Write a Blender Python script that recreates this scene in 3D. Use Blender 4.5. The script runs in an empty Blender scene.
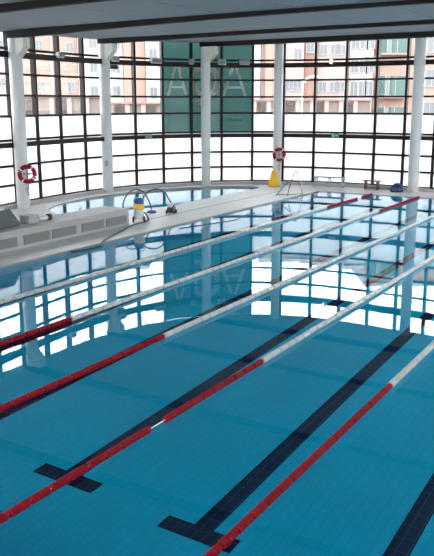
import bpy, bmesh, math, random
from mathutils import Vector, Matrix
from mathutils.geometry import tessellate_polygon
random.seed(7)
C = bpy.context.scene.collection
PI = math.pi

# ------------------------------------------------------------------ frame of the pool: u along the lanes, n across
A = math.radians(30.9)
T2 = Vector((math.sin(A), math.cos(A)))
N2 = Vector((math.cos(A), -math.sin(A)))
RZ = math.atan2(T2.y, T2.x)          # world angle of the lane direction
def W(u, n, z=0.0):
    p = T2 * u + N2 * n
    return Vector((p.x, p.y, z))
def UN(x, y):
    v = Vector((x, y)); return v.dot(T2), v.dot(N2)
DECK = 0.03

# ------------------------------------------------------------------ materials
def nodes_of(name):
    m = bpy.data.materials.new(name); m.use_nodes = True
    nt = m.node_tree
    return m, nt, nt.nodes['Principled BSDF'], nt.nodes['Material Output']
def mat(name, col, rough=0.5, metal=0.0, var=0.0, scale=6.0, bump=0.0, spec=.5):
    m, nt, b, o = nodes_of(name)
    b.inputs['Base Color'].default_value = (*col, 1)
    b.inputs['Roughness'].default_value = rough
    b.inputs['Metallic'].default_value = metal; b.inputs['Specular IOR Level'].default_value = spec
    if var or bump:
        tc = nt.nodes.new('ShaderNodeTexCoord')
        no = nt.nodes.new('ShaderNodeTexNoise'); no.inputs['Scale'].default_value = scale; no.inputs['Detail'].default_value = 4
        nt.links.new(tc.outputs['Object'], no.inputs['Vector'])
        if var:
            r = nt.nodes.new('ShaderNodeMix'); r.data_type = 'RGBA'
            r.inputs['A'].default_value = (*[c * (1 - var) for c in col], 1)
            r.inputs['B'].default_value = (*[min(1, c * (1 + var)) for c in col], 1)
            nt.links.new(no.outputs['Fac'], r.inputs['Factor']); nt.links.new(r.outputs['Result'], b.inputs['Base Color'])
        if bump:
            bp = nt.nodes.new('ShaderNodeBump'); bp.inputs['Strength'].default_value = bump; bp.inputs['Distance'].default_value = 0.01
            nt.links.new(no.outputs['Fac'], bp.inputs['Height']); nt.links.new(bp.outputs['Normal'], b.inputs['Normal'])
    return m
def tile_mat(name, c1, c2, grout, tw, th, rough=0.35, gap=0.004, offset=0.5, use_z=False, blotch=0.0, spec=.5):
    m, nt, b, o = nodes_of(name)
    b.inputs['Roughness'].default_value = rough; b.inputs['Specular IOR Level'].default_value = spec
    tc = nt.nodes.new('ShaderNodeTexCoord')
    mp = nt.nodes.new('ShaderNodeMapping'); mp.inputs['Rotation'].default_value = (0, 0, -RZ)
    nt.links.new(tc.outputs['Object'], mp.inputs['Vector'])
    src = mp.outputs['Vector']
    if use_z:
        sx = nt.nodes.new('ShaderNodeSeparateXYZ'); nt.links.new(src, sx.inputs[0])
        ad = nt.nodes.new('ShaderNodeMath'); ad.operation = 'ADD'
        nt.links.new(sx.outputs[0], ad.inputs[0]); nt.links.new(sx.outputs[1], ad.inputs[1])
        cx = nt.nodes.new('ShaderNodeCombineXYZ'); nt.links.new(ad.outputs[0], cx.inputs[0]); nt.links.new(sx.outputs[2], cx.inputs[1])
        src = cx.outputs[0]
    br = nt.nodes.new('ShaderNodeTexBrick')
    br.offset = offset
    br.inputs['Scale'].default_value = 1.0
    br.inputs['Brick Width'].default_value = tw; br.inputs['Row Height'].default_value = th
    br.inputs['Mortar Size'].default_value = gap; br.inputs['Mortar Smooth'].default_value = 0.3
    br.inputs['Color1'].default_value = (*c1, 1); br.inputs['Color2'].default_value = (*c2, 1); br.inputs['Mortar'].default_value = (*grout, 1)
    nt.links.new(src, br.inputs['Vector'])
    out = br.outputs['Color']
    if blotch:
        no = nt.nodes.new('ShaderNodeTexNoise'); no.inputs['Scale'].default_value = 0.6; no.inputs['Detail'].default_value = 5
        nt.links.new(tc.outputs['Object'], no.inputs['Vector'])
        mr = nt.nodes.new('ShaderNodeMapRange'); mr.inputs['To Min'].default_value = 1 - blotch; mr.inputs['To Max'].default_value = 1 + blotch
        nt.links.new(no.outputs['Fac'], mr.inputs['Value'])
        vm = nt.nodes.new('ShaderNodeVectorMath'); vm.operation = 'SCALE'
        nt.links.new(out, vm.inputs[0]); nt.links.new(mr.outputs[0], vm.inputs['Scale']); out = vm.outputs[0]
    nt.links.new(out, b.inputs['Base Color'])
    return m
def glass_pane_mat(name, tint, refl=1.0):
    m, nt, b, o = nodes_of(name); nt.nodes.remove(b)
    tr = nt.nodes.new('ShaderNodeBsdfTransparent'); tr.inputs[0].default_value = (*tint, 1)
    gl = nt.nodes.new('ShaderNodeBsdfGlossy'); gl.inputs['Roughness'].default_value = 0.02
    gl.inputs[0].default_value = (refl, refl, refl, 1)
    fr = nt.nodes.new('ShaderNodeFresnel'); fr.inputs['IOR'].default_value = 1.12
    mx = nt.nodes.new('ShaderNodeMixShader')
    nt.links.new(fr.outputs[0], mx.inputs[0]); nt.links.new(tr.outputs[0], mx.inputs[1]); nt.links.new(gl.outputs[0], mx.inputs[2])
    nt.links.new(mx.outputs[0], o.inputs['Surface'])
    return m
def translucent_mat(name, trans, diff, mixf):
    m, nt, b, o = nodes_of(name); nt.nodes.remove(b)
    tl = nt.nodes.new('ShaderNodeBsdfTranslucent'); tl.inputs[0].default_value = (*trans, 1)
    df = nt.nodes.new('ShaderNodeBsdfDiffuse'); df.inputs[0].default_value = (*diff, 1)
    mx = nt.nodes.new('ShaderNodeMixShader'); mx.inputs[0].default_value = mixf
    nt.links.new(tl.outputs[0], mx.inputs[1]); nt.links.new(df.outputs[0], mx.inputs[2]); nt.links.new(mx.outputs[0], o.inputs['Surface'])
    return m
def water_mat():
    m, nt, b, o = nodes_of('pool water'); nt.nodes.remove(b)
    gl = nt.nodes.new('ShaderNodeBsdfGlass'); gl.inputs['IOR'].default_value = 1.333; gl.inputs['Roughness'].default_value = 0.0
    gl.inputs['Color'].default_value = (0.93, 1, 1, 1)
    tc = nt.nodes.new('ShaderNodeTexCoord')
    no = nt.nodes.new('ShaderNodeTexNoise'); no.inputs['Scale'].default_value = 1.1; no.inputs['Detail'].default_value = 2
    nt.links.new(tc.outputs['Object'], no.inputs['Vector'])
    bp = nt.nodes.new('ShaderNodeBump'); bp.inputs['Strength'].default_value = 0.01; bp.inputs['Distance'].default_value = 0.05
    nt.links.new(no.outputs['Fac'], bp.inputs['Height']); nt.links.new(bp.outputs['Normal'], gl.inputs['Normal'])
    nt.links.new(gl.outputs[0], o.inputs['Surface'])
    return m

M = {}
M['deck'] = tile_mat('pale deck tiles', (.70, .685, .68), (.68, .665, .66), (.55, .54, .53), .3, .3, .45, .006, 0.0, blotch=.06)
M['stone'] = mat('pale concrete', (.40, .385, .38), .6, var=.06, scale=3, bump=.1)
M['pool_tile'] = tile_mat('blue pool tiles', (.002, .55, .84), (.002, .53, .82), (.001, .43, .67), .25, .125, .5, .006, .5, blotch=.08, spec=.15)
M['pool_side'] = tile_mat('blue pool wall tiles', (.002, .55, .84), (.002, .53, .82), (.001, .43, .67), .25, .125, .4, .006, .5, use_z=True)
M['navy'] = tile_mat('navy lane tiles', (.001, .016, .07), (.001, .014, .065), (.015, .08, .16), .25, .125, .5, .006, 0.0, spec=.1)
M['pale_tile'] = tile_mat('pale blue wall tiles', (.45, .55, .58), (.43, .53, .56), (.35, .43, .46), .25, .125, .5, .006, .5, use_z=True)
M['water'] = water_mat()
M['brown'] = mat('dark brown painted steel', (.016, .0075, .008), .5, var=.1, scale=2, spec=.2)
M['beam'] = mat('dark stained timber', (.007, .004, .005), .8, var=.2, scale=1.5)
M['white_steel'] = mat('white painted steel', (.60, .60, .60), .4, var=.03, scale=2)
M['grey_steel'] = mat('pale grey painted steel', (.36, .36, .36), .5)
M['cream'] = mat('cream painted plate', (.62, .60, .53), .5, var=.03)
M['frost'] = translucent_mat('frosted glass', (.66, .67, .675), (.62, .63, .64), .15)
M['clear_wall'] = glass_pane_mat('tinted clear glass', (.86, .875, .87))
M['clear'] = glass_pane_mat('clear glass', (.93, .95, .94))
M['film'] = translucent_mat('teal film', (.17, .28, .27), (.16, .24, .235), .35)
M['letter'] = translucent_mat('pale letter film', (.42, .50, .48), (.90, .90, .82), .94)
M['faint'] = translucent_mat('faint letter film', (.2, .3, .28), (.26, .36, .34), .8)
M['wall'] = mat('white plaster', (.66, .67, .67), .8, var=.04, scale=1)
M['red'] = mat('red plastic', (.30, .003, .016), .55, spec=.15)
M['white_plastic'] = mat('white plastic', (.60, .61, .61), .4)
M['cable'] = mat('steel cable', (.5, .5, .5), .35, .6)
M['chrome'] = mat('polished steel', (.22, .22, .23), .35, 1.0)
M['black'] = mat('black rubber', (.012, .012, .014), .5)
M['hose'] = mat('dark blue cable', (.03, .045, .085), .45)
M['blue'] = mat('blue plastic', (.03, .11, .30), .4)
M['navy_ball'] = mat('navy vinyl', (.012, .035, .12), .4)
M['yellow'] = mat('yellow plastic', (.85, .50, .01), .45)
M['grille'] = mat('grey louvre metal', (.20, .195, .19), .5)
M['slate'] = mat('dark slate vinyl', (.075, .09, .095), .5, var=.1)
M['grey'] = mat('grey metal', (.36, .36, .36), .5)
M['darkred'] = mat('dark red wood', (.13, .03, .035), .5)
M['green'] = mat('green sign', (.01, .22, .10), .4)
M['salmon'] = mat('salmon render', (.28, .175, .143), .9, var=.04, scale=.4)
M['pink'] = mat('pale pink render', (.285, .212, .196), .9, var=.04, scale=.4)
M['offwhite'] = mat('off white render', (.32, .302, .306), .9, var=.04, scale=.4)
M['rust'] = mat('red brown brick', (.20, .118, .096), .9, var=.05, scale=.4)
M['winframe'] = mat('window frame grey', (.23, .22, .225), .6)
M['winglass'] = mat('dark window glass', (.11, .11, .12), .3)
M['greenglass'] = mat('green balcony glass', (.055, .10, .088), .2, spec=.25)
M['garage'] = mat('brown garage wall', (.15, .11, .095), .7, var=.2, scale=.7)
M['shutter'] = mat('dark brown shutters', (.045, .03, .027), .7)
M['ground'] = mat('asphalt', (.12, .12, .12), .9, var=.1)
def ceiling_mat():
    m, nt, b, o = nodes_of('grey blue ceiling boards')
    b.inputs['Roughness'].default_value = .7
    tc = nt.nodes.new('ShaderNodeTexCoord')
    mp = nt.nodes.new('ShaderNodeMapping'); mp.inputs['Rotation'].default_value = (0, 0, -RZ)
    nt.links.new(tc.outputs['Object'], mp.inputs['Vector'])
    br = nt.nodes.new('ShaderNodeTexBrick'); br.offset = 0.0
    br.inputs['Brick Width'].default_value = 60; br.inputs['Row Height'].default_value = 2.4
    br.inputs['Scale'].default_value = 1; br.inputs['Mortar Size'].default_value = .022; br.inputs['Mortar Smooth'].default_value = .1
    br.inputs['Color1'].default_value = (.30, .325, .335, 1); br.inputs['Color2'].default_value = (.29, .315, .325, 1); br.inputs['Mortar'].default_value = (.15, .17, .18, 1)
    nt.links.new(mp.outputs[0], br.inputs['Vector']); nt.links.new(br.outputs['Color'], b.inputs['Base Color'])
    return m
M['ceiling'] = ceiling_mat()
def lamp_mat():
    m, nt, b, o = nodes_of('lit lamp lens')
    b.inputs['Base Color'].default_value = (.8, .8, .9, 1)
    b.inputs['Emission Color'].default_value = (.85, .8, 1, 1); b.inputs['Emission Strength'].default_value = 3
    return m
M['lit'] = lamp_mat()

# ------------------------------------------------------------------ mesh helpers
def add_box(bm, x0, x1, y0, y1, z0, z1, mx=None):
    vs = [bm.verts.new((x, y, z)) for z in (z0, z1) for y in (y0, y1) for x in (x0, x1)]
    if mx is not None:
        for v in vs: v.co = mx @ v.co
    for f in ((0, 2, 3, 1), (4, 5, 7, 6), (0, 1, 5, 4), (2, 6, 7, 3), (1, 3, 7, 5), (0, 4, 6, 2)):
        bm.faces.new([vs[i] for i in f])
    return vs
def add_tube(bm, pts, r, seg=8, closed=False):
    pts = [Vector(p) for p in pts]
    rings = []
    up = Vector((0, 0, 1))
    k = len(pts)
    for i, p in enumerate(pts):
        if closed: d = pts[(i + 1) % k] - pts[i - 1]
        else: d = pts[min(i + 1, k - 1)] - pts[max(i - 1, 0)]
        d.normalize()
        ref = up if abs(d.dot(up)) < .95 else Vector((1, 0, 0))
        a = d.cross(ref).normalized(); b = d.cross(a).normalized()
        rr = r[i] if isinstance(r, (list, tuple)) else r
        rings.append([bm.verts.new(p + a * math.cos(2 * PI * j / seg) * rr + b * math.sin(2 * PI * j / seg) * rr) for j in range(seg)])
    for i in range(k if closed else k - 1):
        q0, q1 = rings[i], rings[(i + 1) % k]
        for j in range(seg):
            bm.faces.new((q0[j], q0[(j + 1) % seg], q1[(j + 1) % seg], q1[j]))
    if not closed:
        bm.faces.new(rings[0][::-1]); bm.faces.new(rings[-1])
def add_lathe(bm, prof, seg=24, mx=None):
    """prof: list of (radius, height); axis z"""
    rings = []
    for r, z in prof:
        ring = [bm.verts.new((r * math.cos(2 * PI * j / seg), r * math.sin(2 * PI * j / seg), z)) for j in range(seg)]
        rings.append(ring)
    for a, b in zip(rings, rings[1:]):
        for j in range(seg): bm.faces.new((a[j], a[(j + 1) % seg], b[(j + 1) % seg], b[j]))
    bm.faces.new(rings[0][::-1]); bm.faces.new(rings[-1])
    if mx is not None:
        for ring in rings:
            for v in ring: v.co = mx @ v.co
def add_prism(bm, poly, z0, z1, mx=None):
    lo = [bm.verts.new((x, y, z0)) for x, y in poly]; hi = [bm.verts.new((x, y, z1)) for x, y in poly]
    if mx is not None:
        for v in lo + hi: v.co = mx @ v.co
    k = len(poly)
    bm.faces.new(lo[::-1]); bm.faces.new(hi)
    for i in range(k): bm.faces.new((lo[i], lo[(i + 1) % k], hi[(i + 1) % k], hi[i]))
def smooth_path(pts, steps=8):
    pts = [Vector(p) for p in pts]; out = []
    k = len(pts)
    for i in range(k - 1):
        p0, p1, p2, p3 = pts[max(i - 1, 0)], pts[i], pts[i + 1], pts[min(i + 2, k - 1)]
        for s in range(steps):
            t = s / steps
            out.append(.5 * ((2 * p1) + (p2 - p0) * t + (2 * p0 - 5 * p1 + 4 * p2 - p3) * t * t + (3 * p1 - p0 - 3 * p2 + p3) * t ** 3))
    out.append(pts[-1]); return out
def obj(name, bm, m, parent=None, smooth=False, bevel=0):
    bmesh.ops.recalc_face_normals(bm, faces=bm.faces)
    me = bpy.data.meshes.new(name); bm.to_mesh(me); bm.free()
    for mm in (m if isinstance(m, (list, tuple)) else [m]): me.materials.append(mm)
    if smooth:
        for p in me.polygons: p.use_smooth = True
    o = bpy.data.objects.new(name, me); C.objects.link(o)
    if bevel:
        b = o.modifiers.new('bevel', 'BEVEL'); b.width = bevel; b.segments = 2; b.limit_method = 'ANGLE'
    if smooth:
        try:
            me.set_sharp_from_angle(angle=math.radians(40))
        except Exception: pass
    if parent is not None: o.parent = parent
    return o
def tag(o, label, cat, group=None):
    o['label'] = label; o['category'] = cat
    if group: o['group'] = group
    return o
def thing(name, label, cat, loc=(0, 0, 0), rotz=0, group=None):
    o = bpy.data.objects.new(name, None); C.objects.link(o)
    o.empty_display_size = .1
    o.location = loc; o.rotation_euler = (0, 0, rotz)
    return tag(o, label, cat, group)
def struct(o, label=None):
    o['kind'] = 'structure'
    if label: o['label'] = label
    return o
def part(o, label): o['label'] = label; return o
def B(): return bmesh.new()

# ------------------------------------------------------------------ the curved window wall
WP = [(-7.46, 28.51), (-6.87, 29.84), (-6.23, 31.14), (-5.49, 32.40), (-4.63, 33.57), (-3.62, 34.61), (-2.46, 35.49), (-1.18, 36.17),
      (0.21, 36.60), (1.66, 36.76), (3.11, 36.65), (4.51, 36.28), (5.83, 35.67), (7.05, 34.93), (8.19, 34.17), (9.30, 33.42)]
WP = [Vector(p) for p in WP]
L = 1.45
NL, NR = 5, 5
d = Vector((-.44, -.898)).normalized()
for k in range(NL): WP.insert(0, WP[0] + d * L)
d = Vector((.829, -.559)).normalized()
for k in range(NR): WP.append(WP[-1] + d * L)
WUN = [UN(*p) for p in WP]
def pw(x, pts):
    if x <= pts[0][0]: return pts[0][1]
    for (a, p), (b, q) in zip(pts, pts[1:]):
        if x <= b: return p + (q - p) * (x - a) / (b - a)
    return pts[-1][1]
def arch(n): return 1 - (max(0.0, -5 - n) / 15.0) ** 2
def beam_z(u, n):
    return pw(u, [(-4, 5.70), (15, 5.92), (19.9, 5.98), (26, 6.16), (30.3, 6.21), (36, 6.24)]) + arch(n) * pw(u, [(19.9, .28), (26, .12), (30.3, .02)])
CEIL = .21
def ceil_z(p):
    u, n = UN(p.x, p.y); return beam_z(u, n) + CEIL
ROWS = [(.20, .84, 'F'), (.84, 1.54, 'F'), (1.54, 2.46, 'F'), (2.46, 3.32, 'F'), (3.32, 4.05, 'C'), (4.05, 4.80, 'C'), (4.80, 5.68, 'C'), (5.68, None, 'C')]
for i in range(len(WP) - 1):
    a, b = WP[i], WP[i + 1]
    dv = (b - a); ln = dv.length; ang = math.atan2(dv.y, dv.x)
    mx = Matrix.Translation((a.x, a.y, 0)) @ Matrix.Rotation(ang, 4, 'Z')
    top = min(ceil_z(a), ceil_z(b)) + .1
    bm = B()
    add_box(bm, -.052, .052, -.10, .12, .05, top, mx)             # mullion standing between this bay and the last
    for z in (.84, 1.54, 2.46, 3.32, 4.05, 4.80, 5.68):
        h = .041
        add_box(bm, .05, ln - .05, -.07, .05, z - h, z + h, mx)
    add_box(bm, .04, ln - .04, -.07, .05, .16, .21, mx)
    root = struct(obj('window_%d' % (i + 1), bm, M['brown']))
    for z0, z1, kind in ROWS:
        z1_ = (z1 - .028) if z1 else top
        kind_ = 'C' if (z0 == 2.46 and NL + 6 <= i < NL + 9) else kind
        p = B(); add_box(p, .04, ln - .04, -.006, .006, z0 + .026, z1_, mx)
        o = obj('frosted_pane' if kind_ == 'F' else 'clear_pane', p, M['frost' if kind_ == 'F' else 'clear_wall'], root)
def along(off):
    out = []
    for i, p in enumerate(WP):
        d = (WP[min(i + 1, len(WP) - 1)] - WP[max(i - 1, 0)]).normalized()
        out.append(p + Vector((d.y, -d.x)) * off)               # positive = towards the pool
    return out
def ribbon(bm, o0, o1, z0, z1):
    a, b = along(o0), along(o1)
    q = [[bm.verts.new((p.x, p.y, z)) for p in pp for z in (zz,)] for pp, zz in ((a, z0), (b, z0), (b, z1), (a, z1))]
    k = len(a)
    for i in range(k - 1):
        for r in range(4):
            s = (r + 1) % 4
            bm.faces.new((q[r][i], q[r][i + 1], q[s][i + 1], q[s][i]))
    bm.faces.new([q[r][0] for r in range(4)]); bm.faces.new([q[r][-1] for r in range(4)])
bm = B(); ribbon(bm, .14, .40, 2.22, 2.39); struct(obj('trim_1', bm, M['brown']), 'dark brown lower girder along the windows')
bm = B(); ribbon(bm, .14, .40, 5.35, 5.55); struct(obj('trim_2', bm, M['brown']), 'dark brown upper girder along the windows')
bm = B(); ribbon(bm, -.15, .30, .02, .165); struct(obj('baseboard_curve', bm, M['stone']), 'low pale curb under the windows')

MXR = Matrix.Rotation(RZ, 4, 'Z')
# ------------------------------------------------------------------ other walls (beside and behind the camera)
def wall_box(name, u0, u1, n0, n1, z0, z1, m='wall'):
    bm = B(); mx = Matrix.Rotation(RZ, 4, 'Z')
    add_box(bm, u0, u1, -n1, -n0, z0, z1, mx)                   # local x = u, local y = -n
    return struct(obj(name, bm, M[m]))
uL, nL = WUN[0]; uR, nR = WUN[-1]
NRW = 5.0
UB = -3.5
wall_box('wall_left', UB, uL - .1, nL - .25, nL + .05, 0, 7)
wall_box('wall_far', uR - .25, uR + .05, nR + .05, NRW + .3, 0, 7)
wall_box('wall_right', UB, 12, NRW, NRW + .3, 0, 7); wall_box('wall_right', 31.2, uR, NRW, NRW + .3, 0, 7)
for z0, z1 in ((0, .8), (5.5, 7)): wall_box('wall_right', 12, 31.2, NRW, NRW + .3, z0, z1)
for z0, z1 in ((0, 2.2), (5.4, 7)): wall_box('wall_near', UB - .3, UB, nL - .2, NRW + .3, z0, z1)
def glazing(idx, p, q, z0, z1):  # unseen window bay, added to let more daylight into the hall
    dv = Vector((q.x - p.x, q.y - p.y)); ln = dv.length
    mx = Matrix.Translation((p.x, p.y, 0)) @ Matrix.Rotation(math.atan2(dv.y, dv.x), 4, 'Z')
    bm = B(); add_box(bm, 0, .12, -.1, .1, z0, z1, mx)
    for z in (z0, (z0 + z1) / 2, z1 - .07): add_box(bm, .12, ln, -.06, .06, z, z + .07, mx)
    root = struct(obj('window_%d' % idx, bm, M['brown']))
    for a, b in ((z0 + .07, (z0 + z1) / 2), ((z0 + z1) / 2 + .07, z1 - .07)):
        bm = B(); add_box(bm, .12, ln, -.006, .006, a, b, mx); obj('clear_pane', bm, M['clear'], root)
for k in range(10):
    f0, f1 = k / 10, (k + 1) / 10
    glazing(len(WP) + k, W(UB - .15, nL + (NRW - nL) * f0), W(UB - .15, nL + (NRW - nL) * f1), 2.2, 5.4)  # added windows behind the camera, opened to brighten the interior
for k in range(8):
    glazing(len(WP) + 10 + k, W(12 + 2.4 * k, NRW + .15), W(14.4 + 2.4 * k, NRW + .15), .8, 5.5)  # added windows in the unseen right wall, to light the pool floor

# ------------------------------------------------------------------ deck with two holes, ground outside
P1 = [(3.6, -13.45), (31.2, -13.45), (31.2, 1.3), (3.6, 1.3)]
P2n = smooth_path([Vector((u, n, 0)) for u, n in [(19.6, -16.25), (19.8, -17.8), (20.6, -19.4), (22.3, -20.25), (24.75, -20.5), (27.5, -20.1), (29.7, -19.1), (31.0, -17.8), (31.3, -16.8), (30.9, -16.25)]], 5)
P2 = [(p.x, p.y) for p in P2n]
outer = [W(*UN(*p)) for p in along(.0)]
outer += [W(uR, NRW), W(UB, NRW), W(UB, nL)]
def planar(bm, loops, z):
    loops3 = [[Vector((p[0], p[1], 0)) for p in lp] for lp in loops]
    flat = [v for lp in loops3 for v in lp]
    vs = [bm.verts.new((v.x, v.y, z)) for v in flat]
    for t in tessellate_polygon(loops3):
        try: bm.faces.new([vs[i] for i in t])
        except ValueError: pass
    return vs
w1 = [W(*q) for q in P1]; w2 = [W(*q) for q in P2]
bm = B()
planar(bm, [outer, w1, w2], DECK)
struct(obj('floor', bm, M['deck']))
def basin(name, loop, depth, label, bottom=None, side=None):
    bm = B(); k = len(loop)
    lo = [bm.verts.new((p.x, p.y, -depth)) for p in loop]; md = [bm.verts.new((p.x, p.y, -.03)) for p in loop]; hi = [bm.verts.new((p.x, p.y, DECK)) for p in loop]
    for i in range(k):
        bm.faces.new((lo[i], lo[(i + 1) % k], md[(i + 1) % k], md[i])).material_index = 1
        bm.faces.new((md[i], md[(i + 1) % k], hi[(i + 1) % k], hi[i])).material_index = 2
    f = bm.faces.new(lo)
    bmesh.ops.triangulate(bm, faces=[f])
    o = obj(name, bm, [bottom or M['pool_tile'], side or M['pool_side'], M['stone']])
    # faces look inwards
    return struct(o, label)
DEPTH = 1.6
basin('pool_basin', w1, DEPTH, 'blue tiled basin of the large swimming pool')
basin('pool_basin', w2, .9, 'blue tiled basin of the small curved pool', None, M['pale_tile'])
def water(loop, label):
    bm = B(); f = bm.faces.new([bm.verts.new((p.x, p.y, 0)) for p in loop]); bmesh.ops.triangulate(bm, faces=[f])
    o = obj('pool_water', bm, M['water'])
    for p in o.data.polygons:
        if p.normal.z < 0: p.flip()
    o['kind'] = 'stuff'; return tag(o, label, 'water')
water(w1, 'blue water of the large pool with the lane ropes')
water(w2, 'pale water of the small curved pool below the windows')
bm = B(); add_box(bm, -120, 120, -30, 200, -3.2, -3.0); struct(obj('ground', bm, M['ground']))

# lane lines with their T ends on the pool bottom
MXR = Matrix.Rotation(RZ, 4, 'Z')
for k, nn in enumerate((-12.25, -10.1, -8.1, -6.1, -4.1, -2.1)):
    bm = B()
    add_box(bm, 6.45, 29.2, -nn - .125, -nn + .125, -DEPTH - .01, -DEPTH + .004, MXR)
    for u0 in (6.45 if nn == -6.1 else 6.32, 29.15): add_box(bm, u0, u0 + .25, -nn - .47, -nn + .47, -DEPTH - .01, -DEPTH + .0045, MXR)
    struct(obj('trim_%d' % (k + 3), bm, M['navy']), 'navy tiled lane line on the pool bottom')
# overflow grating groove along the strip
bm = B(); add_box(bm, 19.7, 30.9, 14.90, 14.94, DECK - .02, DECK + .003, MXR); struct(obj('trim_9', bm, M['slate']), 'dark drain slot along the strip between the pools')
bm = B(); add_box(bm, 3.6, 31.2, 13.45, 13.53, DECK - .02, DECK + .006, MXR); struct(obj('trim_10', bm, M['grey']), 'grey edge of the large pool')

# ------------------------------------------------------------------ ceiling and beams
def umax(n):
    best = None
    for (u0, n0), (u1, n1) in zip(WUN, WUN[1:]):
        if n0 <= n <= n1 and n1 > n0: 
            u = u0 + (u1 - u0) * (n - n0) / (n1 - n0); best = u if best is None else max(best, u)
    return best
nmin = min(q[1] for q in WUN)
ns = [nmin + .02 + (NRW - nmin) * k / 48 for k in range(49)]
bm = B(); prev = None
for n_ in ns:
    um = umax(n_)
    if um is None: um = uR if n_ > -15 else WUN[0][0] + 2
    row = []
    for z_add in (CEIL, CEIL + .35):
        for u_ in (UB, um + .1): row.append(bm.verts.new(W(u_, n_, beam_z(u_, n_) + z_add)))
    if prev:
        a, b = prev, row
        bm.faces.new((a[0], a[1], b[1], b[0])); bm.faces.new((a[2], b[2], b[3], a[3]))
        bm.faces.new((a[1], a[3], b[3], b[1])); bm.faces.new((a[0], b[0], b[2], a[2]))
    prev = row
struct(obj('ceiling', bm, M['ceiling']))
def beam(u_, n0, n1, m='beam', h=CEIL + .05, w=.11):
    bm = B(); prev = None; k = 24
    for i in range(k + 1):
        n_ = n0 + (n1 - n0) * i / k; z = beam_z(u_, n_)
        row = [bm.verts.new(W(u_ + du, n_, z + dz)) for du, dz in ((-w, 0), (w, 0), (w, h), (-w, h))]
        if prev:
            for r in range(4): bm.faces.new((prev[r], prev[(r + 1) % 4], row[(r + 1) % 4], row[r]))
        else: bm.faces.new(row)
        prev = row
    bm.faces.new(prev)
    return obj('roof_beam', bm, M[m])
COLS = {'c1': (-7.07, 28.05), 'c2': (-4.66, 33.0), 'c3': (-.51, 35.75), 'c4': (2.80, 36.12), 'c5': (8.50, 33.45)}
cu = {k: UN(*v) for k, v in COLS.items()}
BU = [(2.0, nL + .1), (8.0, nL + .1), (15.0, nL + .1), (cu['c1'][0], cu['c1'][1] - .25), (cu['c2'][0], cu['c2'][1] - .25), (cu['c3'][0], cu['c3'][1] - .25)]
BLAB = ['dark roof beam nearest, above the near end of the pool', 'dark roof beam second from the near end of the pool',
        'dark roof beam crossing the ceiling at the top left corner', 'dark roof beam starting at the left column with the lifebuoy',
        'dark roof beam starting at the second column from the left', 'dark roof beam starting at the column in front of the teal banner']
for (u_, n0), lab in zip(BU, BLAB): struct(beam(u_, n0, NRW), lab)

# ------------------------------------------------------------------ columns
CLAB = {'c1': 'white round column at the left with a lifebuoy', 'c2': 'white round column second from left, behind the small pool', 'c3': 'white round column in front of the teal banner',
        'c4': 'white round column with lifebuoy above the yellow sign', 'c5': 'white round column at the right beside the blue dome'}
for k, (x, y) in COLS.items():
    r = {'c1': .235, 'c2': .23, 'c3': .215, 'c4': .205, 'c5': .24}[k]
    zt = beam_z(*cu[k]) + (.0 if k in ('c1', 'c2', 'c3') else CEIL)
    t = thing('column', CLAB[k], 'column', (x, y, DECK), 0, 'white columns along the windows')
    bm = B(); add_lathe(bm, [(r, 0), (r, zt - DECK)], 28); obj('shaft', bm, M['white_steel'], t, True)
    bm = B(); add_lathe(bm, [(r + .06, 0), (r + .06, .03)], 28); obj('base_plate', bm, M['white_steel'], t, True)
    if k in ('c1', 'c2', 'c3'):
        zz = zt - DECK
        mx = Matrix.Rotation(-A, 4, 'Z') @ Matrix.Rotation(PI / 2, 4, 'X')
        bm = B(); add_prism(bm, [(0, zz - .85), (.22, zz - .62), (.56, zz - .30), (.56, zz), (0, zz)], -.16, .16, mx)
        part(obj('bracket', bm, M['cream'], t), 'cream bracket under the beam')
# grey dispenser on the second column, facing the pool
def facing(x, y): return math.atan2(-y, -x)                    # yaw of +x towards the origin side
x, y = COLS['c2']
t = thing('soap_dispenser', 'small grey dispenser box on the second column from the left', 'dispenser', (x, y - .23, 1.22), 0)
bm = B(); add_box(bm, -.07, .07, -.10, .0, 0, .20); obj('body', bm, M['grey'], t, bevel=.01)
bm = B(); add_box(bm, -.03, .03, -.11, -.05, -.03, .0); obj('nozzle', bm, M['black'], t)

# ------------------------------------------------------------------ lane ropes
def float_mesh(m, name):
    bm = B(); prof = []
    ln = .242; k = 6
    for i in range(k):
        z0 = -ln / 2 + ln * i / k; z1 = z0 + ln / k
        prof += [(.032, z0), (.045, z0 + .007), (.045, z1 - .007), (.032, z1 - .0005)]
    add_lathe(bm, prof, 14, Matrix.Rotation(PI / 2, 4, 'Y'))
    me = bpy.data.meshes.new(name); bmesh.ops.recalc_face_normals(bm, faces=bm.faces); bm.to_mesh(me); bm.free(); me.materials.append(m)
    return me
fred, fwhite = float_mesh(M['red'], 'red float'), float_mesh(M['white_plastic'], 'white float')
ROPE = [(-11.03, 'lane rope with red ends nearest the pale strip between the pools', 12.3, 26.35, [(29.5, 30.1)]),
        (-9.04, 'second lane rope from the pale strip between the pools', 9.92, 26.4, []),
        (-7.03, 'lane rope in the middle, third from the pale strip', 9.92, 26.4, []),
        (-5.05, 'lane rope over the left T mark, fourth from the strip', 9.64, 26.4, [(6.88, 7.1)]),
        (-3.07, 'lane rope nearest the camera, crossing the lower right T mark', 9.77, 26.4, [])]
proto = {}
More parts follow.
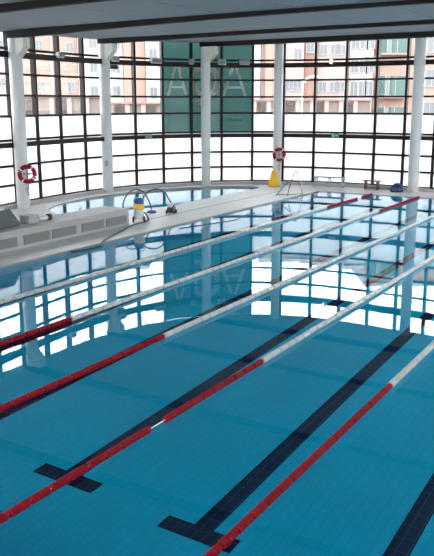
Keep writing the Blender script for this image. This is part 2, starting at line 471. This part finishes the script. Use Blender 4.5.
for nn, lab, ua, ub, gaps in ROPE:
    if nn == -11.03: ua = 9.9
    t = thing('lane_rope', lab, 'lane rope', W(0, nn, .042), RZ, 'lane ropes in the large pool')
    bm = B(); add_tube(bm, [(3.61, 0, 0), (12, 0, -.004), (22, 0, -.004), (31.19, 0, 0)], .008, 6); part(obj('cable', bm, M['cable'], t), 'grey steel cable')
    for u0, s in ((3.61, 1), (31.19, -1)):
        bm = B(); add_tube(bm, [(u0 + s * .0, 0, -.02), (u0 + s * .06, 0, .03), (u0 + s * .12, 0, 0)], .014, 6); obj('hook', bm, M['chrome'], t)
    u_ = 3.9
    while u_ < 31.0:
        if not any(g0 <= u_ <= g1 for g0, g1 in gaps):
            red = u_ < ua or u_ > ub
            o = bpy.data.objects.new('float', fred if red else fwhite); C.objects.link(o)
            o.parent = t; o.location = (u_, 0, 0)
            o['label'] = 'red float' if red else 'white float'
        u_ += .285

# ------------------------------------------------------------------ low vent wall on the strip
HB = .55
t = thing('vent_bench', 'long low grey wall with louvred vents on the strip between the pools', 'vent wall', W(8, -14.8, DECK), RZ)
bm = B(); add_box(bm, 0, 11.3, 0, 1.0, 0, HB - DECK - .06); obj('body', bm, M['stone'], t)
bm = B(); add_box(bm, -.02, 11.34, -.04, 1.02, HB - DECK - .06, HB - DECK); obj('top_slab', bm, M['stone'], t, bevel=.01)
for u0 in (18.16, 17.04, 15.79, 14.70, 13.45, 12.36, 11.1, 10.0):
    bm = B(); add_box(bm, u0 - 8, u0 - 8 + 1.0, -.022, .01, .08, .33)
    for j in range(7): add_box(bm, u0 - 8 + .02, u0 - 8 + .98, -.032, -.018, .10 + j * .032, .115 + j * .032)
    part(obj('vent_grille', bm, M['grille'], t), 'grey louvred vent')

# things standing on the vent wall
t = thing('sloped_box', 'dark slate sloped box with a white top sheet on the low vent wall', 'box', W(14.35, -15.12, HB + .001), RZ)
mx = Matrix.Rotation(PI / 2, 4, 'X')
bm = B(); add_prism(bm, [(-.6, 0), (.62, 0), (.62, .10), (.30, .50), (-.6, .46)], -.62, .0, mx @ Matrix.Translation((0, 0, -.05)) ); part(obj('body', bm, M['slate'], t, bevel=.02), 'dark slate body')
bm = B(); add_prism(bm, [(-.62, .462), (.10, .495), (.10, .52), (-.62, .487)], -.62, .0, mx @ Matrix.Translation((0, 0, -.05))); part(obj('top_sheet', bm, M['white_plastic'], t), 'white top sheet')
t = thing('metal_box', 'small grey metal box right of the dark sloped box', 'box', W(15.45, -15.15, HB + .001), RZ)
bm = B(); add_box(bm, -.16, .22, .0, .35, .0, .20); obj('body', bm, M['grey'], t, bevel=.015)
bm = B(); add_box(bm, -.17, .23, -.01, .36, .20, .225); obj('lid', bm, M['stone'], t, bevel=.01)
t = thing('hand_pump', 'white nozzle with a black cap lying on the low vent wall', 'nozzle', W(16.02, -15.3, HB + .001), RZ)
bm = B(); add_lathe(bm, [(.05, 0), (.07, .05), (.07, .28), (.05, .32)], 16, Matrix.Translation((-.18, 0, .072)) @ Matrix.Rotation(PI / 2, 4, 'Y')); obj('body', bm, M['white_plastic'], t, True)
bm = B(); add_lathe(bm, [(.07, .322), (.085, .34), (.085, .45), (.06, .48)], 16, Matrix.Translation((-.18, 0, .087)) @ Matrix.Rotation(PI / 2, 4, 'Y')); part(obj('cap', bm, M['black'], t, True), 'black cap')

# ------------------------------------------------------------------ pool cleaner trolley, robot, cables
P = W(19.86, -14.82, DECK)
t = thing('cleaner_trolley', 'white and yellow pool cleaner trolley with a blue top on the strip', 'trolley', P, 0)
t.scale = (.8, .8, .95)
bm = B(); add_lathe(bm, [(.19, .10), (.22, .14), (.21, .42), (.18, .45)], 20, Matrix.Scale(.8, 4, (0, 1, 0))); part(obj('body', bm, M['white_plastic'], t, True), 'white body')
bm = B(); add_lathe(bm, [(.19, .452), (.215, .47), (.22, .60), (.19, .64)], 20, Matrix.Scale(.85, 4, (0, 1, 0))); part(obj('power_box', bm, M['yellow'], t, True), 'yellow power box')
bm = B(); add_lathe(bm, [(.10, .642), (.20, .66), (.21, .76), (.15, .83), (.05, .85)], 20, Matrix.Scale(.85, 4, (0, 1, 0))); part(obj('cover', bm, M['blue'], t, True), 'blue cover')
for s in (-1, 1):
    bm = B(); add_lathe(bm, [(.09, -.03), (.11, -.02), (.11, .02), (.09, .03)], 20, Matrix.Translation((s * .22, -.08, .11)) @ Matrix.Rotation(PI / 2, 4, 'Y'))
    part(obj('wheel', bm, M['black'], t, True), 'black wheel')
bm = B(); add_tube(bm, smooth_path([(-.16, .2, .12), (-.17, .24, .6), (-.15, .25, .92), (0, .25, .96), (.15, .25, .92), (.17, .24, .6), (.16, .2, .12)], 5), .015, 8); obj('handle', bm, M['hose'], t, True)
R = W(22.05, -15.05, DECK)
t = thing('pool_robot', 'small white and dark blue cleaning robot on the strip right of the trolley', 'robot', R, RZ + .3)
t.scale = (.72, .72, .78)
bm = B(); add_prism(bm, [(-.24, .05), (.22, .05), (.26, .16), (.16, .36), (-.06, .40), (-.22, .26)], -.16, .16, Matrix.Rotation(PI / 2, 4, 'X')); part(obj('body', bm, M['hose'], t, bevel=.03), 'dark blue body')
bm = B(); add_prism(bm, [(-.20, .30), (-.06, .42), (.15, .38), (.10, .45), (-.06, .47), (-.20, .38)], -.13, .13, Matrix.Rotation(PI / 2, 4, 'X')); part(obj('lid', bm, M['white_plastic'], t, bevel=.02), 'white lid')
for s in (-1, 1):
    for xx in (-.15, .15):
        bm = B(); add_lathe(bm, [(.07, -.03), (.09, -.02), (.09, .02), (.07, .03)], 16, Matrix.Translation((xx, s * .195, .092)) @ Matrix.Rotation(PI / 2, 4, 'X'))
        part(obj('wheel', bm, M['black'], t, True), 'black wheel')
Cn = W(21.85, -15.75, DECK)
def cable(pts, r, label, name='cable'):
    bm = B(); add_tube(bm, smooth_path(pts, 8), r, 8); o = obj(name, bm, M['hose'], None, True); return tag(o, label, 'cable', 'cables of the pool cleaner')
def lerp(a, b, t): return a + (b - a) * t
pts = [(-2.95, 24.66, .40), (-3.02, 24.62, .58), (-2.95, 24.89, .84), (-2.82, 25.28, .97), (-2.67, 25.67, .98), (-2.47, 26.06, .83), (-2.33, 26.45, .46), (-2.29, 26.80, .165)]
cable(pts, .024, 'dark blue cable arching from the trolley to the blue connector', 'supply_cable')
t = thing('cable_connector', 'small blue connector lying on the strip between trolley and robot', 'connector', Cn, 0)
bm = B(); add_lathe(bm, [(.16, 0), (.17, .03), (.13, .08), (.06, .10)], 18); obj('base', bm, M['blue'], t, True)
pts = [(-2.46, 24.84, .62), (-2.42, 24.96, .75), (-2.27, 25.28, .94), (-2.0, 25.62, 1.0), (-1.75, 25.97, .83), (-1.66, 26.31, .60), (-1.60, 26.55, .44)]
cable(pts, .024, 'dark blue cable arching from the trolley over to the robot', 'supply_cable')
pts = [(-2.36, 24.66, .36), (-2.29, 24.68, .30), (-2.22, 24.74, .12), W(20.7, -15.1, .06), W(20.15, -14.7, .058), W(19.15, -14.55, .058), W(17.94, -14.1, .058), W(16.5, -13.55, .06), W(16.0, -13.25, .02), W(15.5, -13.25, .012), W(14.94, -13.36, .012)]
cable(pts, .024, 'dark cable trailing from the trolley across the deck into the water', 'power_cable')
pts = [W(19.6, -13.1, .01), W(21.0, -12.75, .01), W(22.1, -12.5, .01), W(23.0, -12.7, .01), W(23.8, -12.7, .01)]
cable(pts, .013, 'thin dark cable floating on the water beside the strip', 'floating_cable')

# ------------------------------------------------------------------ yellow caution sign, ladder, benches, dome
t = thing('caution_sign', 'yellow folding caution sign on the deck below the right lifebuoy', 'sign', (2.62, 35.62, DECK), 0)
for s in (-1, 1):
    bm = B(); add_prism(bm, [(-.26, 0), (.26, 0), (.10, .74), (-.10, .74)], -.012, .012, Matrix.Translation((0, s * .16, 0)) @ Matrix.Rotation(s * .2, 4, 'X') @ Matrix.Rotation(PI / 2, 4, 'X'))
    obj('panel', bm, M['yellow'], t, bevel=.01)
bm = B(); add_box(bm, -.05, .05, -.03, .03, .70, .78); obj('hinge', bm, M['yellow'], t)

Lb = Vector((2.95, 31.9, DECK))
t = thing('pool_ladder', 'polished steel pool ladder with triangular handrails at the far end of the strip', 'ladder', Lb, 0)
def rel(q): return Vector(q) - Lb
r1 = smooth_path([rel((2.90, 31.75, DECK)), rel((3.06, 31.8, .64)), rel((3.19, 31.85, .98)), rel((3.25, 31.9, 1.05)), rel((3.31, 31.93, .98)), rel((3.40, 31.95, .72)), rel((3.55, 32.0, .08))], 6)
r1 += [rel((3.53, 31.85, -.1)), rel((3.40, 31.5, -.7))]
bm = B(); add_tube(bm, r1, .021, 8); part(obj('handrail', bm, M['chrome'], t, True), 'tall triangular handrail')
r2 = smooth_path([rel((2.45, 31.9, DECK)), rel((2.73, 32.0, .35)), rel((2.98, 32.1, .60)), rel((3.06, 32.12, .66)), rel((3.05, 32.1, .58)), rel((2.93, 32.0, DECK))], 6)
bm = B(); add_tube(bm, r2, .021, 8); part(obj('handrail', bm, M['chrome'], t, True), 'low slanting handrail')
bm = B(); add_tube(bm, [rel((2.50, 31.88, .09)), rel((2.93, 31.76, .09)), rel((3.53, 31.98, .11))], .019, 8); obj('crossbar', bm, M['chrome'], t)
bm = B(); add_tube(bm, [rel((3.02, 31.79, .40)), rel((3.02, 32.05, .40))], .016, 8); obj('crossbar', bm, M['chrome'], t)
for z in (-.3, -.55):
    bm = B(); add_tube(bm, [rel((3.50 + z * .2 + .04, 31.9 + z * .55, z)), rel((3.1 + z * .2 + .04, 31.5 + z * .55, z))], .022, 8); obj('step', bm, M['chrome'], t)
def on_wall(xpx, z, off):
    """the point of the window wall's inner side (off metres in) seen from the viewer in direction x/y = xpx"""
    a = along(off)
    for p, q in zip(a, a[1:]):
        f0, f1 = p.x / p.y - xpx, q.x / q.y - xpx
        if f0 <= 0 <= f1:
            s = f0 / (f0 - f1); r = p.lerp(q, s); d = (q - p)
            return Vector((r.x, r.y, z)), math.atan2(d.y, d.x)
def dirpx(x): return (x - 217) / 770 / .992
def bench_ends(xa, xb): return on_wall(dirpx(xa), DECK, .62)[0], on_wall(dirpx(xb), DECK, .62)[0]
b0, b1 = bench_ends(314, 343)
mid = (b0 + b1) / 2; ang = math.atan2((b1 - b0).y, (b1 - b0).x); ln = (b1 - b0).length
t = thing('bench', 'white slatted bench standing by the far windows', 'bench', mid, ang)
for j, (yy, zz) in enumerate(((-.16, .42), (0, .42), (.16, .42))):
    bm = B(); add_box(bm, -ln / 2, ln / 2, yy - .07, yy + .07, zz, zz + .035); obj('slat', bm, M['grey_steel'], t, bevel=.008)
for xx in (-ln / 2 + .05, 0, ln / 2 - .05):
    for yy in (-.17, .17):
        bm = B(); add_box(bm, xx - .025, xx + .025, yy - .025, yy + .025, 0, .419); obj('leg', bm, M['grey_steel'], t)
    bm = B(); add_box(bm, xx - .022, xx + .022, -.144, .144, .36, .40); obj('brace', bm, M['grey_steel'], t)
bm = B(); add_box(bm, -ln / 2 + .077, -.027, -.195, -.155, .12, .17); add_box(bm, .027, ln / 2 - .077, -.195, -.155, .12, .17); obj('stretcher', bm, M['grey_steel'], t)
b0, b1 = bench_ends(361, 380)
mid = (b0 + b1) / 2; ang = math.atan2((b1 - b0).y, (b1 - b0).x)
t = thing('bench', 'small dark red two legged bench by the far windows', 'bench', mid, ang)
bm = B(); add_box(bm, -.43, .43, -.15, .15, .36, .40); obj('seat', bm, M['darkred'], t, bevel=.01)
for xx in (-.28, .28):
    bm = B(); add_box(bm, xx - .035, xx + .035, -.12, .12, 0, .359); obj('leg', bm, M['darkred'], t)
bm = B(); add_box(bm, -.244, .244, -.02, .02, .06, .10); obj('stretcher', bm, M['darkred'], t)

t = thing('exercise_dome', 'dark blue rubber dome on the deck left of the right column', 'dome', (7.80, 33.42, DECK), 0)
bm = B(); add_lathe(bm, [(.27, 0), (.285, .02), (.285, .05), (.27, .06)], 28); part(obj('base', bm, M['black'], t, True), 'black base ring')
bm = B(); add_lathe(bm, [(.262 * math.cos(a), .061 + .30 * math.sin(a)) for a in [PI / 2 * k / 8 for k in range(8)]] + [(.02, .36)], 28); obj('dome', bm, M['navy_ball'], t, True)
bm = B(); add_tube(bm, [(.268 * math.sin(a), -.02 - .03 * math.cos(a), .072 + .306 * math.cos(a)) for a in [-1.45 + 2.9 * k / 16 for k in range(17)]], .014, 6); part(obj('strap', bm, M['blue'], t, True), 'lighter blue strap')

# ------------------------------------------------------------------ lifebuoys
def lifebuoy(label, loc, yaw, R_=.265, r_=.075):
    t = thing('lifebuoy', label, 'lifebuoy', loc, yaw, 'red lifebuoys on the columns')
    # ring in the local xz plane, facing -y ; four red arcs and four white bands
    nseg = 48
    for name, mm, ranges in (('ring', M['red'], None), ):
        bm = B(); add_tube(bm, [(R_ * math.cos(2 * PI * k / nseg), 0, R_ * math.sin(2 * PI * k / nseg)) for k in range(nseg)], r_, 12, True); part(obj(name, bm, mm, t, True), 'red ring')
    for q in range(4):
        a0 = PI / 4 + q * PI / 2 + .15
        bm = B(); add_tube(bm, [(R_ * math.cos(a0 + w), 0, R_ * math.sin(a0 + w)) for w in [-.10 + .20 * k / 5 for k in range(6)]], r_ + .006, 12); part(obj('band', bm, M['white_plastic'], t, True), 'white band')
    bm = B(); add_box(bm, -.03, .03, .09, .13, -.30, .30); add_box(bm, -.30, .30, .09, .13, -.03, .03); part(obj('bracket', bm, M['grey'], t), 'grey cross bracket')
    rp = [(.0 + .03 * math.sin(k * 1.3), .02 + .02 * math.cos(k * 1.7), -R_ - .05 - k * .075) for k in range(7)]
    bm = B(); add_tube(bm, smooth_path(rp, 4), .035, 6); part(obj('rope', bm, M['grey'], t, True), 'grey coiled rope hanging below')
    return t
lifebuoy('red and white lifebuoy on the left column', (-6.80, 27.72, 1.30), .25)
lifebuoy('red and white lifebuoy on the column above the yellow sign', (2.86, 35.76, 1.46), -.05, .245, .068)

# hanging white cord at the left windows
t = thing('blind_cord', 'thin grey cord hanging in front of the left windows', 'cord', (-5.62, 31.45, 0))
bm = B(); add_tube(bm, [(0, 0, 2.2), (.01, 0, 1.3), (0, 0, .5)], .010, 6); obj('cord', bm, M['cable'], t)
bm = B(); add_lathe(bm, [(.01, .40), (.03, .42), (.03, .48), (.01, .50)], 10); obj('weight', bm, M['grey'], t)

# ------------------------------------------------------------------ lights and signs on the girders
for x, w_, lab, lit in ((66, .34, 'pale floodlight on the upper girder between the two left columns', 0), (118.5, .36, 'pale floodlight on the upper girder right of the second column', 0),
                        (158, .52, 'wide pale floodlight on the upper girder at the left edge of the banner', 0), (192, .20, 'small round floodlight on the girder between the letters A and Q', 0),
                        (221, .36, 'pale floodlight on the girder right of the column at the banner', 0), (243, .46, 'grey floodlight on the girder above the last letter A', 0),
                        (327, .15, 'lit floodlight shining from the upper girder at the right', 1)):
    loc, ang = on_wall(dirpx(x), 5.55, .40)
    t = thing('floodlight', lab, 'floodlight', loc, ang, 'floodlights on the upper girder')
    bm = B(); add_prism(bm, [(-.10, .02), (-.16, .10), (-.13, .26), (.02, .22), (.04, .06)], -w_ / 2, w_ / 2, Matrix.Translation((0, 0, -.12)) @ Matrix.Rotation(PI / 2, 4, 'Z') @ Matrix.Rotation(PI / 2, 4, 'X'))
    obj('housing', bm, M['grey'] if x in (243, 192) else M['cream'], t, bevel=.01)
    bm = B(); add_box(bm, -w_ / 2 + .03, w_ / 2 - .03, -.185, -.165, -.02, .12, Matrix.Rotation(.15, 4, 'X')); part(obj('lens', bm, M['lit'] if lit else M['winframe'], t), 'lit lens' if lit else 'grey lens')
    bm = B(); add_box(bm, -.03, .03, -.08, .0, -.10, -.05); obj('bracket', bm, M['black'], t)
loc, ang = on_wall(dirpx(117.5), 5.16, .36)
t = thing('twin_spotlight', 'twin dark spotlights hanging under the girder right of the second column', 'spotlight', loc, ang)
bm = B(); add_box(bm, -.16, .16, -.03, .03, .16, .22); add_box(bm, -.02, .02, -.02, .02, .22, .26); obj('arm', bm, M['grey'], t)
for s in (-1, 1):
    bm = B(); add_lathe(bm, [(.05, -.1), (.085, -.06), (.085, .07), (.06, .08)], 16, Matrix.Translation((s * .105, -.04, .08)) @ Matrix.Rotation(PI / 2, 4, 'X')); part(obj('lamp', bm, M['black'], t, True), 'dark round lamp')
def sign(label, x, w_, face, fig, kind):
    loc, ang = on_wall(dirpx(x), 2.26, .46)
    t = thing('exit_sign', label, 'sign', loc, ang)
    bm = B(); add_box(bm, -w_ / 2, w_ / 2, -.03, .02, 0, .17); obj('panel', bm, face, t)
    bm = B()
    if kind:    # running figure in a doorway and an arrow
        add_box(bm, -.13, -.05, -.036, -.028, .02, .15)
        add_box(bm, .0, .10, -.036, -.028, .075, .095); add_prism(bm, [(.09, .05), (.14, .085), (.09, .12)], .028, .036, Matrix.Rotation(PI / 2, 4, 'X'))
        obj('pictogram', bm, fig, t)
        bm = B(); add_tube(bm, [(-.07, -.037, .13), (-.085, -.037, .09), (-.11, -.037, .04)], .010, 6); add_tube(bm, [(-.085, -.037, .09), (-.06, -.037, .04)], .009, 6); obj('figure', bm, face, t)
    else:
        add_box(bm, -w_ / 2 + .04, w_ / 2 - .04, -.036, -.028, .05, .12); obj('pictogram', bm, fig, t)
    return t
sign('green exit sign with white pictogram on the lower girder at the right', 332.5, .34, M['green'], M['white_plastic'], 1)
sign('pale small sign on the lower girder left of the banner', 150, .34, M['winframe'], M['green'], 0)

# ------------------------------------------------------------------ teal banner on the glass with letters
i0 = NL + 6
a0 = along(-.16); a1 = along(-.19)
bm = B(); zb = 2.50
k4 = [i0, i0 + 1, i0 + 2, i0 + 3]
rows = []
for i in k4:
    zt = ceil_z(WP[i]) + .02
    rows.append([bm.verts.new((p.x, p.y, z)) for p, z in ((a0[i], zb), (a0[i], zt), (a1[i], zt), (a1[i], zb))])
for r, s in zip(rows, rows[1:]):
    for q in range(4): bm.faces.new((r[q], r[(q + 1) % 4], s[(q + 1) % 4], s[q]))
bm.faces.new(rows[0]); bm.faces.new(rows[-1])
ban = tag(obj('banner', bm, M['film']), 'teal translucent banner with pale letters AQA behind the window grid', 'banner')
LU = [sum((a0[i0 + k + 1] - a0[i0 + k]).length for k in range(q)) for q in range(4)]
def ban_pt(s, z, off=.012):
    for q in range(3):
        if s <= LU[q + 1] or q == 2:
            p, r = a0[i0 + q], a0[i0 + q + 1]; d = (r - p).normalized()
            v = p + d * (s - LU[q]); nrm = Vector((d.y, -d.x)); return Vector((v.x + nrm.x * off, v.y + nrm.y * off, z))
def stroke(bm, pts, w_):
    """flat bar along pts (s,z) lying on the banner, with real thickness"""
    k = len(pts); rings = []
    for i, (s, z) in enumerate(pts):
        d = Vector(pts[min(i + 1, k - 1)]) - Vector(pts[max(i - 1, 0)]); d.normalize(); nn = Vector((-d.y, d.x)) * (w_[i] if isinstance(w_, list) else w_) / 2
        rings.append([bm.verts.new(ban_pt(s + e * nn.x, z + e * nn.y, o)) for e, o in ((-1, .004), (1, .004), (1, .016), (-1, .016))])
    for r, q in zip(rings, rings[1:]):
        for j in range(4): bm.faces.new((r[j], r[(j + 1) % 4], q[(j + 1) % 4], q[j]))
    bm.faces.new(rings[0]); bm.faces.new(rings[-1])
LT = LU[3]
def sx(px): return (px - 161.5) / (253 - 161.5) * LT
def zy(py): return 3.82 + (102.4 - py) / 770 * 36.6 * 1.0
for c, w0 in ((178.5, 9.5), (235.5, 11)):
    bm = B()
    stroke(bm, [(sx(c - w0), zy(98)), (sx(c - 1), zy(66.5))], .14)
    stroke(bm, [(sx(c + w0), zy(98)), (sx(c + 1), zy(66.5))], .14)
    stroke(bm, [(sx(c - w0 * .62), zy(88.5)), (sx(c + w0 * .62), zy(88.5))], .11)
    part(obj('letter', bm, M['letter'], ban), 'pale outlined letter A')
bm = B()
cx, cy = sx(207), zy(83)
stroke(bm, [(cx + .60 * math.cos(a), cy + .66 * math.sin(a)) for a in [2 * PI * k / 32 for k in range(33)]], .29)
stroke(bm, [(cx + .10, cy - .62), (cx - .22, cy - .95), (cx - .62, cy - 1.10)], [.24, .30, .18])
part(obj('letter', bm, M['letter'], ban), 'pale letter Q with a swept tail')
bm = B()
rr = random.Random(3)
for s_ in [175, 180, 186, 190.5, 196, 216, 222, 229, 234, 239, 244]:
    stroke(bm, [(sx(s_), zy(121)), (sx(s_), zy(117.5))], .05)
    stroke(bm, [(sx(s_), zy(rr.choice([117.5, 121, 119]))), (sx(s_ + 2.4), zy(rr.choice([117.5, 121])))], .045)
part(obj('lettering', bm, M['faint'], ban), 'faint row of small pale letters')

# ------------------------------------------------------------------ buildings outside
CP = .975
def far_x(px, D): return (px - 217) * D * CP / 770
def far_z(py, D): return 3.82 + (102 - py) / 770 * D * 1.02
LASTX = [-1e9]
def building(label, x0, x1, D, top, m, windows=(), extra=None, depth=9, yaw=0, wsize=(.62, .85)):
    X0, X1 = far_x(x0, D), far_x(x1, D)
    X0 = max(X0, LASTX[0] + .02); LASTX[0] = X1
    t = thing('apartment_building', label, 'building', ((X0 + X1) / 2, D, -3.0), 0)
    hw = (X1 - X0) / 2
    bm = B(); add_box(bm, -hw, hw, 0, depth, 0, top + 3.0); obj('wall', bm, M[m], t)
    bm = B(); add_box(bm, -hw, hw, -.25, depth, top + 3.0, top + 3.35); obj('parapet', bm, M['offwhite'], t)
    for px, py in windows:
        xx, zz = far_x(px, D) - (X0 + X1) / 2, far_z(py, D) + 3.0
        w2, h2 = wsize[0] / 2, wsize[1] / 2
        bm = B()
        add_box(bm, xx - w2 - .08, xx - w2, -.06, .02, zz - h2 - .08, zz + h2 + .08); add_box(bm, xx + w2, xx + w2 + .08, -.06, .02, zz - h2 - .08, zz + h2 + .08)
        add_box(bm, xx - w2, xx + w2, -.06, .02, zz + h2, zz + h2 + .08); add_box(bm, xx - w2, xx + w2, -.10, .02, zz - h2 - .08, zz - h2); add_box(bm, xx - .03, xx + .03, -.04, .02, zz - h2, zz + h2)
        f = obj('window', bm, M['winframe'], t)
        bm = B(); add_box(bm, xx - w2, xx + w2, -.02, .0, zz - h2, zz + h2); obj('pane', bm, M['winglass'], f)
    if extra: extra(t, D, (X0 + X1) / 2)
    return t
def grid(xs, ys): return [(x, y) for x in xs for y in ys]
def pipe(px):
    def f(t, D, xc):
        bm = B(); xx = far_x(px, D) - xc; add_tube(bm, [(xx, -.12, 0), (xx, -.12, 14)], .10, 8); part(obj('drainpipe', bm, M['offwhite'], t), 'white drainpipe')
    return f
building('white apartment block seen left of the first column', -60, 13, 76, 11.5, 'offwhite', grid((-40, -20, 3), (50, 84)))
building('salmon apartment block between the two left columns', 13.5, 79, 75, 11.2, 'salmon', [(72, 88), (72, 52), (42, 50), (42, 88), (22, 88)], pipe(54))
building('white apartment block behind the second column', 79.5, 124, 74.5, 11.8, 'offwhite', grid((95, 117), (48, 70, 92)))
building('narrow salmon tower right of the second column', 124.5, 146, 74, 11.8, 'salmon', [])
building('white apartment block left of the teal banner', 146.5, 200, 73.5, 11.0, 'offwhite', grid((154,), (58, 93)) + grid((180,), (58, 93)))
building('plain pale block behind the teal banner', 200.5, 260, 73, 10.5, 'offwhite', grid((215, 240), (58, 90)))
building('pink striped apartment block right of the teal banner', 260.5, 303, 73.5, 11.0, 'pink', grid((297,), (58, 87)) + grid((289,), (87,)),
         lambda t, D, xc: part((lambda bm: (add_box(bm, far_x(264.5, D) - xc, far_x(272, D) - xc, -.35, .02, 0, 14), obj('pilaster', bm, M['salmon'], t))[1])(B()), 'salmon vertical strip'))
building('red brown apartment block behind the street lamp', 303.5, 316, 74, 11.2, 'rust', [(309, 52)])
building('pale pink apartment block with paired windows', 316.5, 344.5, 74.5, 11.5, 'pink', grid((322, 333, 340), (54, 88)))
building('white apartment block with pink strip and many windows', 345, 371.5, 75, 12.0, 'offwhite', grid((353, 362, 368), (46, 68, 90)),
         lambda t, D, xc: part((lambda bm: (add_box(bm, far_x(345.5, D) - xc, far_x(349.5, D) - xc, -.3, .02, 0, 15), obj('pilaster', bm, M['pink'], t))[1])(B()), 'pink vertical strip'), wsize=(.7, 1.3))
def balconies(t, D, xc):
    X0, X1 = far_x(375, D) - xc, far_x(403, D) - xc
    h = far_z(45, D) - far_z(56, D)
    for py0, py1 in ((10, 25), (45, 57.5), (78, 97), (107, 120)):
        z0, z1 = far_z(py1, D) + 3, far_z(py0, D) + 3
        f = B(); add_box(f, X0 - .1, X1 + .1, -1.0, .02, z0 - .15, z0); o = part(obj('balcony', f, M['salmon'], t), 'glazed balcony with salmon slab')
        g = B(); add_prism(g, [(X0, 0), (X0, -.55), ((X0 + X1) / 2, -.95), (X1, -.95), (X1, 0)], z0, z1); part(obj('glazing', g, M['greenglass'], o), 'green balcony glass')
        g = B()
        for q in (.0, .27, .40, .62, 1.0): 
            xx = X0 + (X1 - X0) * q; add_box(g, xx - .03, xx + .03, -1.0, -.90 if q > .3 else -.5, z0, z1)
        obj('mullion', g, M['winframe'], o)
        g = B(); add_box(g, X0 + (X1 - X0) * .28, X0 + (X1 - X0) * .40, -.99, -.93, z0 + .02, z1 - .02); part(obj('opening', g, M['winglass'], o), 'dark gap between the panes')
building('salmon apartment block with green glazed balconies at the right', 372, 475, 76, 14.0, 'salmon', grid((430, 452), (20, 49, 80, 110)), balconies, wsize=(1.1, 1.5))

# low garage rows in front of the blocks
def garages(label, x0, x1, D, ytop, step):
    X0, X1 = far_x(x0, D), far_x(x1, D); zt = far_z(ytop, D) + 3
    t = thing('garage_row', label, 'garages', ((X0 + X1) / 2, D, -3), 0); hw = (X1 - X0) / 2
    bm = B(); add_box(bm, -hw, hw, .1, 3, 0, zt); obj('wall', bm, M['garage'], t)
    bm = B(); add_box(bm, -hw - .1, hw + .1, -.1, 3.1, zt, zt + .12); obj('roof', bm, M['rust'], t)
    xx = -hw + .1
    k = 0
    while xx < hw - .2:
        bm = B(); add_box(bm, xx - .16, xx + .16, -.02, .1, 0, zt); part(obj('pillar', bm, M['pink'], t), 'pale pillar'); 
        if k % 2 == 0 and xx + step < hw:
            bm = B(); add_box(bm, xx + .25, xx + step - .25, .03, .1, 0, zt - .15); part(obj('shutter', bm, M['shutter'], t), 'dark brown shutter')
        xx += step; k += 1
garages('brown garage row beyond the left windows', 15, 104, 56, 98, 1.25)
garages('brown garage row left of the teal banner', 110, 161, 57, 104, 1.15)
garages('brown garage row with pale pillars right of the banner', 253, 371, 60, 101, 1.10)
Xl = far_x(302, 57)
t = thing('street_lamp', 'pale curved street lamp in front of the red brown block', 'street lamp', (Xl, 57, -3), 0)
zz = far_z(84, 57) + 3
bm = B(); add_tube(bm, smooth_path([(0, 0, 0), (0, 0, zz - .6), (.12, 0, zz), (.45, 0, zz + .35), (.75, 0, zz + .42)], 6), .07, 8); obj('pole', bm, M['white_plastic'], t, True)
bm = B(); add_lathe(bm, [(.06, 0), (.11, .1), (.11, .4), (.05, .48)], 12, Matrix.Translation((.65, 0, zz + .41)) @ Matrix.Rotation(PI / 2, 4, 'Y')); obj('lamp_head', bm, M['white_plastic'], t, True)

# ------------------------------------------------------------------ daylight
w = bpy.data.worlds.new('overcast'); bpy.context.scene.world = w; w.use_nodes = True
bg = w.node_tree.nodes['Background']; bg.inputs['Color'].default_value = (.95, .97, 1.0, 1); bg.inputs['Strength'].default_value = 6.0

# ------------------------------------------------------------------ camera
cam = bpy.data.cameras.new('camera'); co = bpy.data.objects.new('camera', cam); C.objects.link(co)
co.location = (0, 0, 3.82); co.rotation_euler = (PI / 2 - math.radians(12.875), 0, 0)
cam.sensor_fit = 'VERTICAL'; cam.sensor_height = 24; cam.lens = 770 * 24 / 556
cam.clip_start = .05; cam.clip_end = 500
S = bpy.context.scene
S.camera = co
vs = S.view_settings
vs.view_transform = 'Standard'; vs.look = 'None'; vs.exposure = 0.85; vs.gamma = 1; vs.use_curve_mapping = False
S.cycles.max_bounces = 14; S.cycles.diffuse_bounces = 6; S.cycles.transmission_bounces = 8; S.cycles.transparent_max_bounces = 12; S.cycles.glossy_bounces = 6
S.cycles.sample_clamp_indirect = 12
S.cycles.use_denoising = True
